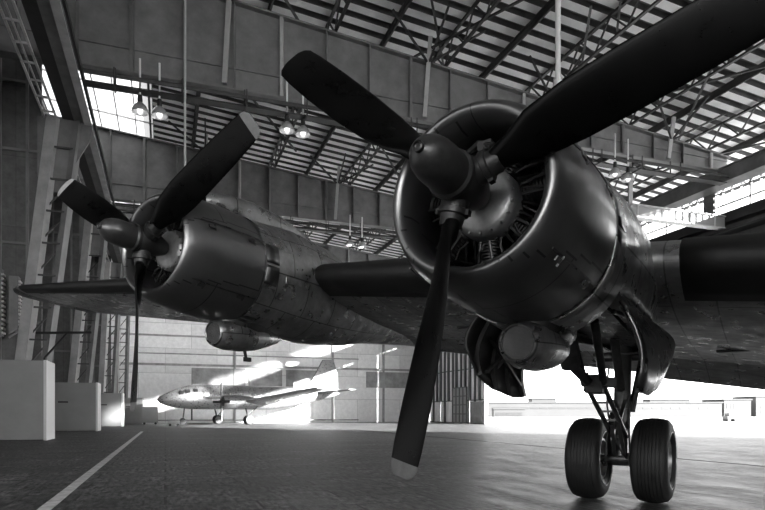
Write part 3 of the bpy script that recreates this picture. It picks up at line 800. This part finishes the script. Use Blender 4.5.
    if not inner:
        mb = MB(); mb.tube(o0+d*.55+Vector((0, 0, -.15)), o0+d*.6+Vector((0, 0, -.33)), .025, .02, n=8); mb.quad_box(o0+d*.62+Vector((0, 0, -.33)), (.02, 0, 0), (0, .06, 0), (0, 0, .03)); mb.build('drain_pipe', M['dark'], parent=oc)
    # ---- engine
    eng = MB().lathe(hub, AX, [(.33, .0), (.335, .12), (.345, .2), (.365, .24), (.40, .252), (.52, .255), (.54, .21), (.9, .21)], 40).build('engine', M['nose'], parent=air, ang=50)
    for k in range(18):
        a = 2*PI*k/18; c = hub+AX*.395+(UPP*math.cos(a)+WV*math.sin(a))*.236
        mb = MB(); mb.tube(c-AX*.055, c-AX*.01, .009, n=6); mb.build('bolt', M['nose'], parent=eng)
    mb = MB(); mb.lathe(hub, AX, [(1.0, .58), (.98, .3), (.98, .05)], 40); mb.build('baffle', M['dark'], parent=eng)
    for k in range(14):
        a = 2*PI*k/14; t = .56 if k % 2 else .78; rad = UPP*math.cos(a)+WV*math.sin(a); c = hub+AX*t
        mb = MB(); mb.lathe(c, rad, [p for j in range(11) for p in ((.21+j*.024, .085), (.212+j*.024, .105), (.218+j*.024, .105), (.22+j*.024, .085))]+[(.485, .09), (.50, .06), (.505, .0)], 18)
        mb.build('cylinder', M['engine'], parent=eng, smooth=True)
        tan = AX.cross(rad)
        mb = MB()
        for sd in (-1, 1): mb.tube(hub+AX*.44+rad*.27+tan*sd*.035, c-AX*.09+rad*.48+tan*sd*.06, .012, n=8)
        mb.build('pushrod', M['hub'], parent=eng)
        mb = MB(); pts = [hub+AX*.43+rad*.29, hub+AX*.41+rad*.36+tan*.03, hub+AX*.45+rad*.43+tan*.05, c-AX*.1+rad*.4+tan*.02]
        mb.rings(pts, [.008]*4, 6); mb.build('ignition_lead', M['hose'], parent=eng)
    mb = MB(); mb.rings([hub+AX*.3+UPP*.2+WV*(-.1), hub+AX*.2+UPP*.3+WV*(-.14), hub+AX*.25+UPP*.36+WV*(-.02), hub+AX*.3+UPP*.33+WV*.1], [.022, .03, .028, .02], 8); mb.quad_box(hub+AX*.24+UPP*.32-WV*.08, AX*.04, UPP*.03, WV*.05)
    mb.build('governor', M['hub'], parent=eng)
    # ---- propeller
    mb = MB(); mb.lathe(hub, AX, [(.30, .09), (.2, .13), (.1, .15), (.0, .16), (-.09, .15), (-.12, .125), (-.13, .0)], 28)
    pr = mb.build('propeller', M['hub'], parent=air, ang=40)
    mb = MB(); mb.lathe(hub, AX, [(-.10, .150), (-.115, .162), (-.15, .163), (-.17, .148), (-.27, .148), (-.36, .145), (-.43, .132), (-.49, .103), (-.525, .065), (-.545, .03), (-.56, .028), (-.565, .02), (-.55, .0)], 36)
    mb.build('spinner_dome', M['spinner'], parent=pr, ang=30)
    mb = MB(); mb.lathe(hub, AX, [(-.54, .034), (-.57, .034), (-.575, .024), (-.56, .02), (-.56, .0)], 16); mb.build('dome_plug', M['hub'], parent=pr)
    for k in range(3):
        an = beta+k*2*PI/3; dr = UPP*(-math.cos(an))+WV*math.sin(an); mv = -(WV*math.cos(an)+UPP*math.sin(an))
        mb = MB(); mb.rings([hub+dr*.08, hub+dr*.18, hub+dr*.185, hub+dr*.22, hub+dr*.225, hub+dr*.30], [.095, .095, .105, .105, .085, .075], 20)
        for sd in (-1, 1): mb.quad_box(hub+dr*.204+mv*.10*sd, mv*.022, dr*.018, AX*.025)
        mb.build('blade_clamp', M['hub'], parent=pr, ang=40)
        def bsec(r):
            c, tk, be = smoothlerp([(.26, .14, .13, 52), (.38, .2, .11, 50), (.55, .32, .075, 45), (.8, .365, .05, 38), (1.1, .37, .034, 31), (1.5, .36, .022, 25), (1.8, .335, .015, 22), (1.93, .31, .012, 21), (1.98, .25, .01, 21), (2.0, .15, .008, 21)], r)
            be = R_(be+2); cd = mv*math.cos(be)-AX*math.sin(be); nd = -AX*math.cos(be)-mv*math.sin(be)   # cambered face looks forward
            pts = []; n = 24
            for j in range(n):
                a = 2*PI*j/n; x = math.cos(a); y = math.sin(a)
                th = tk/2*y*(1.0 if r < .4 else (1.25 if y > 0 else .35)); pinch = 1 if r < .4 else (1-.25*(1-x)/2*0)
                pts.append(hub+dr*r+cd*(x*c/2+c*.08)+nd*th*pinch)
            return pts
        mb = MB(); rs = [.26, .32, .38, .45, .55, .67, .8, .95, 1.1, 1.3, 1.5, 1.65, 1.8, 1.895]
        mb.loft([bsec(r) for r in rs], cap0=True, cap1=True); bl = mb.build('blade', M['blade'], parent=pr, ang=40)
        mb = MB(); mb.loft([bsec(r) for r in (1.895, 1.93, 1.955, 1.975, 1.99, 2.0)], cap1=True); mb.build('blade_tip', M['blade'] if (inner and k == 1) else M['tip'], parent=pr, ang=60)
for n in NAC: nacelle_group(*n)

# ---- gear doors
def gear_door(W0, sgn, Fa, Fb, pts_out, inner_vis):
    """curved door: list of (F, hinge U, lower U, front flare)"""
    rr = []
    nF = 9
    for i in range(nF):
        f = i/(nF-1); F = Fa+(Fb-Fa)*f
        lo = pts_out(f); row = []
        for j in range(7):
            g = j/6; U = -.58+(lo+.58)*g
            W = W0+sgn*(.05+.16*math.sin(g*PI*.75)+.02*g); row.append(A(W, F, U))
        rr.append(row)
    mb = MB(); mb.loft(rr, closed=False)
    d = mb.build('gear_door', M['door'] if sgn < 0 else M['doorin'], parent=air, solid=.03, ang=60)
    for i in (1, 3, 5, 7):
        mb = MB(); row = rr[i]
        for p, q in zip(row, row[1:]): mb.bar(p+Vector((sgn*.03, 0, 0)), q+Vector((sgn*.03, 0, 0)), .025, .05)
        mb.build('stiffener', M['primer'], parent=d, smooth=False)
    mb = MB(); mb.bar(rr[2][2]+Vector((sgn*.04, 0, 0)), rr[7][5]+Vector((sgn*.04, 0, 0)), .03); mb.bar(rr[6][1]+Vector((sgn*.04, 0, 0)), rr[2][5]+Vector((sgn*.04, 0, 0)), .03)
    mb.build('diagonal_brace', M['strut'], parent=d, smooth=False)
    mb = MB(); mb.tube(rr[4][4], A(W0-sgn*.3, (Fa+Fb)/2+.2, -.45), .018, n=8); mb.build('door_rod', M['strut'], parent=d)
    return d
def lo_out(f):
    return smoothlerp([(0, -.98), (.12, -1.16), (.35, -1.28), (.8, -1.36), (1, -1.34)], f)[0]
def lo_in(f):
    return smoothlerp([(0, -1.30), (.2, -1.38), (.5, -1.30), (.8, -1.12), (1, -.9)], f)[0]
gear_door(.47, 1, 1.58, 3.1, lo_out, True)
gear_door(-.60, -1, 1.75, 3.6, lo_in, False)

# ---- main landing gear
WC, WF = .10, 5.43; RW = .575
axle = A(WC, WF, RW-HZ)
def V(W, F, U): return A(W, F, U)
mb = MB(); mb.tube(V(WC, WF+.18, -.35), V(WC, WF+.05, -1.75), .115, n=24); mb.tube(V(WC, WF+.06, -1.35), V(WC, WF+.05, -1.47), .13, n=24)
gs = mb.build('landing_gear_leg', M['strut'], parent=air)
mb = MB(); mb.tube(V(WC, WF+.05, -1.7), axle+Vector((0, 0, .02)), .085, n=20); mb.build('oleo_piston', M['strut'], parent=gs)
mb = MB(); mb.tube(axle-Vector((.42, 0, 0)), axle+Vector((.42, 0, 0)), .055, n=20); mb.tube(axle-Vector((.12, 0, 0)), axle+Vector((.12, 0, 0)), .095, n=20); mb.build('axle', M['strut'], parent=gs)
for sd in (-1, 1):
    mb = MB(); mb.bar(V(WC+sd*.07, WF-.05, -1.35), V(WC+sd*.04, WF-.36, -1.68), .05, .03); mb.bar(V(WC+sd*.04, WF-.36, -1.68), axle+Vector((-sd*.07, -.08, .06)), .05, .03)
    mb.build('torque_link', M['strut'], parent=gs, smooth=False)
# folding drag brace forwards and its cross yoke, seen as a ladder
for sd in (-1, 1):
    mb = MB(); mb.tube(V(WC+.1+sd*.15, 3.75, -.45), V(WC+.15+sd*.12, 4.55, -1.15), .05, n=12); mb.tube(V(WC+.15+sd*.11, 4.55, -1.15), V(WC+sd*.09, WF-.08, -1.86), .032, n=10); mb.build('drag_brace', M['strut'], parent=gs)
mb = MB()
for q in range(7):
    f = q/6; mb.bar(V(WC+.15-.15*f+.1, 4.55+(WF-.08-4.55)*f, -1.15-.71*f), V(WC+.15-.15*f-.1, 4.55+(WF-.08-4.55)*f, -1.15-.71*f), .03)
mb.build('brace_rungs', M['strut'], parent=gs, smooth=False)
mb = MB(); mb.bar(V(WC+.24, 4.5, -1.12), V(WC-.12, 4.6, -1.14), .1, .13); mb.quad_box(V(WC+.14, 4.53, -1.15), (.11, 0, 0), (0, .07, 0), (0, 0, .12)); mb.tube(V(WC+.24, 4.5, -1.0), V(WC+.24, 4.5, -1.25), .035, n=10); mb.build('brace_yoke', M['hub'], parent=gs, bevel=.01)
mb = MB(); mb.tube(V(WC+.28, 3.5, -.25), V(WC+.28, 3.95, -.95), .13, .12, n=20); mb.tube(V(WC+.28, 3.95, -.93), V(WC+.2, 4.4, -1.12), .06, n=12); mb.build('retraction_jack', M['strut'], parent=gs)
mb = MB(); mb.tube(V(WC-.28, WF+.5, -.3), V(WC-.12, WF+.1, -1.5), .05, n=12); mb.build('side_stay', M['strut'], parent=gs)
mb = MB(); mb.tube(V(WC, 5.0, -.5), V(WC, WF, -1.2), .06, n=12); mb.tube(V(WC-.42, WF+.2, -.72), V(WC+.42, WF+.2, -.72), .07, n=14); mb.build('trunnion', M['strut'], parent=gs)
for q, (a, b, c, d_) in enumerate((((.14, -.1, -.9), (.2, -.25, -1.5), (.05, -.3, -1.9), (-.1, -.12, -2.16)), ((-.12, -.1, -1.3), (-.16, -.3, -2.2), (-.2, -.28, -2.42), (-.24, -.1, -2.25)), ((.1, -.14, -1.5), (.18, -.3, -2.0), (.1, -.3, -2.4), (.24, -.1, -2.2)))):
    mb = MB(); P = [V(WC+p[0], WF+p[1], p[2]) for p in (a, b, c, d_)]; pts = []
    for i in range(13):
        t = i/12; pts.append(P[0]*(1-t)**3+P[1]*3*t*(1-t)**2+P[2]*3*t*t*(1-t)+P[3]*t**3)
    mb.rings(pts, [.013]*13, 8); mb.build('brake_hose', M['hose'], parent=gs)
# wheels
def wheel(dW, nm):
    c = axle+Vector((-dW, 0, 0)); ax = Vector((1, 0, 0)); hwid = .20
    prof = []
    for i in range(37):
        a = R_(-205)+R_(410)*i/36; x = math.sin(a/1.0)*0
    P = [(-.15, .285), (-.185, .30), (-.215, .34), (-.232, .39), (-.23, .45), (-.215, .505), (-.185, .545), (-.16, .557)]
    tread = []
    for i in range(7):
        x0 = -.15+i*.30/7+.002; x1 = -.15+(i+1)*.30/7-.009; f = lambda x: .578-.8*x*x
        tread += [(x0, f(x0)), (x1, f(x1)), (x1+.001, f(x1)-.008), (x1+.008, f(x1)-.008)]
    P2 = P+tread+[(-x, r) for x, r in P[::-1]]
    w = MB().lathe(c, ax, P2, 72).build('wheel', M['tyre'], parent=air, ang=40)
    for sd in (-1, 1):
        mb = MB(); mb.lathe(c, ax*sd, [(.15, .29), (.185, .29), (.188, .262), (.13, .24), (.08, .22), (.07, .14), (.10, .12), (.13, .105), (.15, .08), (.155, .0)], 48); r_ = mb.build('rim', M['rim'], parent=w, ang=30)
        for k in range(10):
            a = 2*PI*k/10; p = c+Vector((sd*.075, math.cos(a)*.18, math.sin(a)*.18)); mb = MB(); mb.tube(p, p+ax*sd*.012, .024, n=12); mb.build('hole', M['dark'], parent=w)
    for sd in (-1, 1):
        mb = MB(); mb.lathe(c, ax*sd, [(.225, .375), (.236, .38), (.236, .39), (.226, .395)], 64); mb.build('sidewall_band', M['rim'], parent=w)
    return w
wheel(.43, 0); wheel(-.43, 1)

# fuselage (beside the camera, just outside the frame): carries the wing root
cW = -4.15; rr = []
for F, r, zc in ((-5.6, .05, -.75), (-5.3, .45, -.7), (-4.6, .85, -.6), (-3.6, 1.15, -.45), (-2.2, 1.38, -.3), (0, 1.47, -.2), (6, 1.47, -.2), (11, 1.4, -.1), (15, 1.0, .2), (19, .5, .55), (21, .1, .8)):
    rr.append([A(cW+r*math.sin(2*PI*k/40), F, zc+.55+r*math.cos(2*PI*k/40)) for k in range(40)])
mb = MB(); Fz = [-5.6, -5.3, -4.6, -3.6, -2.2, 0, 6, 11, 15, 19, 21]; mb.loft(rr, uv=lambda i, k: (Fz[i], k*.23)); mb.build('fuselage', M['fuselage'], parent=air, ang=60)

# ================================================================== parked twin-engined airliner
fwd = Vector((-.77, -.638, 0)); 
IL = Vector((-22.4, 62.0, 0))                     # nose point on the ground
rz = math.atan2(fwd.y, fwd.x)
il = empty('parked_airliner', IL-fwd*8, rz, label='distant twin-engined airliner parked side-on by the white far wall', category='airplane')
def P(d, y, z): return Vector((8-d, y, z))            # d metres behind the nose, y to port (towards camera)
rr = []; tab = [(0, .05, 2.55), (.25, .33, 2.55), (1, .68, 2.6), (2, .98, 2.72), (3.2, 1.22, 2.85), (5, 1.3, 2.9), (13, 1.3, 2.9), (16, 1.05, 3.05), (19, .65, 3.3), (21.5, .28, 3.5), (22.3, .05, 3.6)]
ds = [0, .1, .25, .6, 1, 1.5, 2, 2.6, 3.2, 4, 5, 7, 9, 11, 13, 14.5, 16, 17.5, 19, 20.5, 21.5, 22.3]
for d in ds:
    r, z = smoothlerp(tab, d); rr.append([P(d, r*math.sin(2*PI*k/32), z+r*math.cos(2*PI*k/32)) for k in range(32)])
mb = MB(); mb.loft(rr, uv=lambda i, k: (ds[i], k*.26)); mb.build('fuselage', M['ilmetal'], parent=il, ang=60)
for k in range(7):
    d = 7.2+k*1.35; mb = MB(); mb.quad_box(P(d, 1.28, 3.15), (.2, 0, 0), (0, .03, 0), (0, 0, .17)); mb.build('cabin_window', M['fardark'], parent=il, smooth=False)
for d, w in ((2.1, .22), (2.7, .25), (3.5, .2)):
    r, z = smoothlerp(tab, d); mb = MB(); mb.quad_box(P(d, r*.86, z+r*.5), (w, 0, 0), (0, .08, -.1), (0, .1, .14)); mb.build('cockpit_window', M['fardark'], parent=il, smooth=False)
mb = MB(); v = [(16.5, 4.0), (18.2, 5.0), (19.8, 7.6), (21.3, 7.7), (21.9, 6.0), (22.0, 3.6)]
for sd in (-.09, .09): mb.v += [tuple(P(d, sd, z)) for d, z in v]
n = len(v); mb.face(range(n)); mb.face(range(2*n-1, n-1, -1))
for a in range(n): b = (a+1) % n; mb.face((a, a+n, b+n, b))
mb.build('tail_fin', M['ilmetal'], parent=il, smooth=False)
for sd in (-1, 1):
    for nm, (c0, c1, d0, d1, y0, y1, z0, z1, tk) in (('tailplane', (2.6, 1.2, 18.6, 19.8, .3, 5.2, 3.7, 3.9, .1)), ('wing', (4.8, 1.6, 7.0, 8.6, .8, 15.5, 2.1, 3.5, .13))):
        rr = []
        for f in (0, .3, .6, .9, 1):
            c = c0+(c1-c0)*f; d = d0+(d1-d0)*f; y = y0+(y1-y0)*f; z = z0+(z1-z0)*f; ring = []
            for x, s2 in ((1, 1), (.7, 1), (.35, 1), (.08, 1), (0, 0), (.08, -1), (.35, -1), (.7, -1)): ring.append(P(d+x*c, sd*y, z+s2*airfoil(x, tk)*c))
            rr.append(ring)
        mb = MB(); mb.loft(rr, cap0=True, cap1=True); mb.build(nm, M['ilmetal'], parent=il, ang=50)
    y = sd*3.7
    mb = MB(); mb.lathe(P(5.2, y, 2.35), (-1, 0, 0), [(0.1, .45), (0, .55), (.1, .64), (.6, .70), (1.5, .70), (3, .58), (4.6, .3), (5.2, .05)], 24, cap0=True)
    e = mb.build('engine_nacelle', M['ilmetal'], parent=il, ang=50)
    mb = MB(); mb.lathe(P(5.25, y, 2.35), (1, 0, 0), [(0, .2), (.2, .14), (.35, .02)], 12)
    for k in range(4):
        a = PI/4*0+k*PI/2; dd = Vector((0, math.sin(a), math.cos(a))); mb.quad_box(P(5.1, y, 2.35)+dd*1.0, dd*.9, (.04, 0, 0), Vector((0, dd.z, -dd.y))*.13)
    mb.build('propeller', M['fardark'], parent=il)
    for s3 in (-.25, .25):
        mb = MB(); mb.lathe(P(8.1, y+s3, .5), (0, 1, 0), [(-.14, .0), (-.14, .3), (-.1, .46), (0, .5), (.1, .46), (.14, .3), (.14, 0)], 24); mb.build('wheel', M['tyre'], parent=il)
    mb = MB(); mb.tube(P(8.1, y, .5), P(7.7, y, 2.0), .09, n=8); mb.tube(P(8.1, y, .9), P(9.2, y, 2.0), .05, n=8); mb.build('gear_leg', M['strut'], parent=il)
mb = MB(); mb.lathe(P(2.6, 0, .36), (0, 1, 0), [(-.12, .0), (-.12, .2), (-.09, .33), (0, .36), (.09, .33), (.12, .2), (.12, 0)], 20); mb.build('nose_wheel', M['tyre'], parent=il)
mb = MB(); mb.tube(P(2.6, 0, .36), P(2.8, 0, 1.9), .07, n=8); mb.build('gear_leg', M['strut'], parent=il)

# small equipment around it
def at(x, Y): return ((x-382.5)/FPX*Y)
for (x, Y, w, h, lab) in ((174, 58, 1.0, .55, 'small white ground cart left of the parked airliner nose'), (150, 66, 1.6, 1.9, 'pale low cabinet behind the farthest white box')):
    root = empty('ground_cart', (at(x, Y), Y, 0), PHI, label=lab, category='cart')
    mb = MB(); mb.box(-w/2, w/2, -.3, .3, .18, h); mb.build('body', M['white'], parent=root, smooth=False, bevel=.03)
    for a in (-.35, .35):
        mb = MB(); mb.tube((a*w, -.34, .12), (a*w, .34, .12), .12, n=12); mb.build('wheel', M['tyre'], parent=root)

# ================================================================== beyond the apron
def far_block(name, lab, x0, x1, Y, y_top, depth=12, m='farwhite', roofm='farroof', wins=None, cat='building'):
    X0, X1 = at(x0, Y), at(x1, Y); z = (413-y_top)/FPX*Y+HGT
    root = empty(name, ((X0+X1)/2, Y, 0), label=lab, category=cat, group='buildings across the apron'); w = (X1-X0)/2
    mb = MB(); mb.box(-w, w, 0, depth, 0, z); mb.build('wall', M[m], parent=root, smooth=False)
    mb = MB(); mb.box(-w-.3, w+.3, -.4, depth, z, z+.35); mb.build('roof', M[roofm], parent=root, smooth=False)
    if wins:
        for (fa, fb, za, zb, n) in wins:
            for i in range(n):
                a = -w+2*w*(fa+(fb-fa)*i/n); b = -w+2*w*(fa+(fb-fa)*(i+.8)/n)
                mb = MB(); mb.box(a, b, -.06, .05, z*za, z*zb); mb.build('window', M['fardark'], parent=root, smooth=False)
    return root
far_block('terminal_wing', 'long low white building with window band across the apron', 488, 722, 200, 403, wins=[(.02, .98, .55, .68, 24)])
far_block('terminal_wing', 'low front range with glazed doors, left of the near wheel', 494, 525, 190, 409.5, wins=[(.05, .95, .1, .6, 5)], depth=4)
far_block('roof_house', 'grey rooftop block rising over the long building, left', 532, 556, 215, 399, depth=6, m='farroof')
far_block('roof_house', 'grey rooftop block behind the wheel strut', 650, 690, 215, 400, depth=6, m='farroof')
far_block('tower_block', 'taller pale block at the right end of the apron buildings', 724, 751, 202, 400, depth=14, wins=[(.1, .5, .5, .8, 3)])
far_block('hangar_building', 'flat grey building at the far right edge', 756, 800, 206, 397, depth=14, wins=[(.1, .9, .2, .5, 4)])
# small vehicle
root = empty('service_vehicle', (at(731, 92), 92, 0), .1, label='tiny dark service vehicle standing out on the bright apron', category='vehicle')
mb = MB(); mb.box(-1.0, .6, -.6, .6, .3, .8); mb.box(-.7, .1, -.5, .5, .8, 1.2); mb.build('body', M['fardark'], parent=root, smooth=False, bevel=.08)
for a in (-.7, .35):
    mb = MB(); mb.tube((a, -.65, .25), (a, .65, .25), .25, n=12); mb.build('wheel', M['tyre'], parent=root)

# ================================================================== light
w = bpy.data.worlds.new('sky'); sc.world = w; w.use_nodes = True
nt = w.node_tree; bg = nt.nodes['Background']
tc = nt.nodes.new('ShaderNodeTexCoord'); sp = nt.nodes.new('ShaderNodeSeparateXYZ'); cr = nt.nodes.new('ShaderNodeValToRGB')
nt.links.new(tc.outputs['Generated'], sp.inputs[0]); nt.links.new(sp.outputs['Z'], cr.inputs[0]); nt.links.new(cr.outputs[0], bg.inputs[0])
cr.color_ramp.elements[0].position = 0; cr.color_ramp.elements[0].color = (1, 1, 1, 1)
cr.color_ramp.elements[1].position = 1; cr.color_ramp.elements[1].color = (.55, .55, .55, 1)
bg.inputs[1].default_value = 2.4
sd = bpy.data.lights.new('sun', 'SUN'); so = bpy.data.objects.new('sun', sd); COL.objects.link(so)
sd.energy = 24; sd.angle = R_(1.2)
el = R_(12.5); hd = H(-.615, .79)-H(0, 0); hd.z = 0; hd.normalize()
dirv = Vector((hd.x*math.cos(el), hd.y*math.cos(el), -math.sin(el)))
so.rotation_euler = dirv.to_track_quat('-Z', 'Y').to_euler(); so.location = (60, -40, 30)

vs = sc.view_settings
vs.view_transform = 'Standard'; vs.look = 'None'; vs.gamma = 1; vs.use_curve_mapping = False
vs.exposure = 1.45
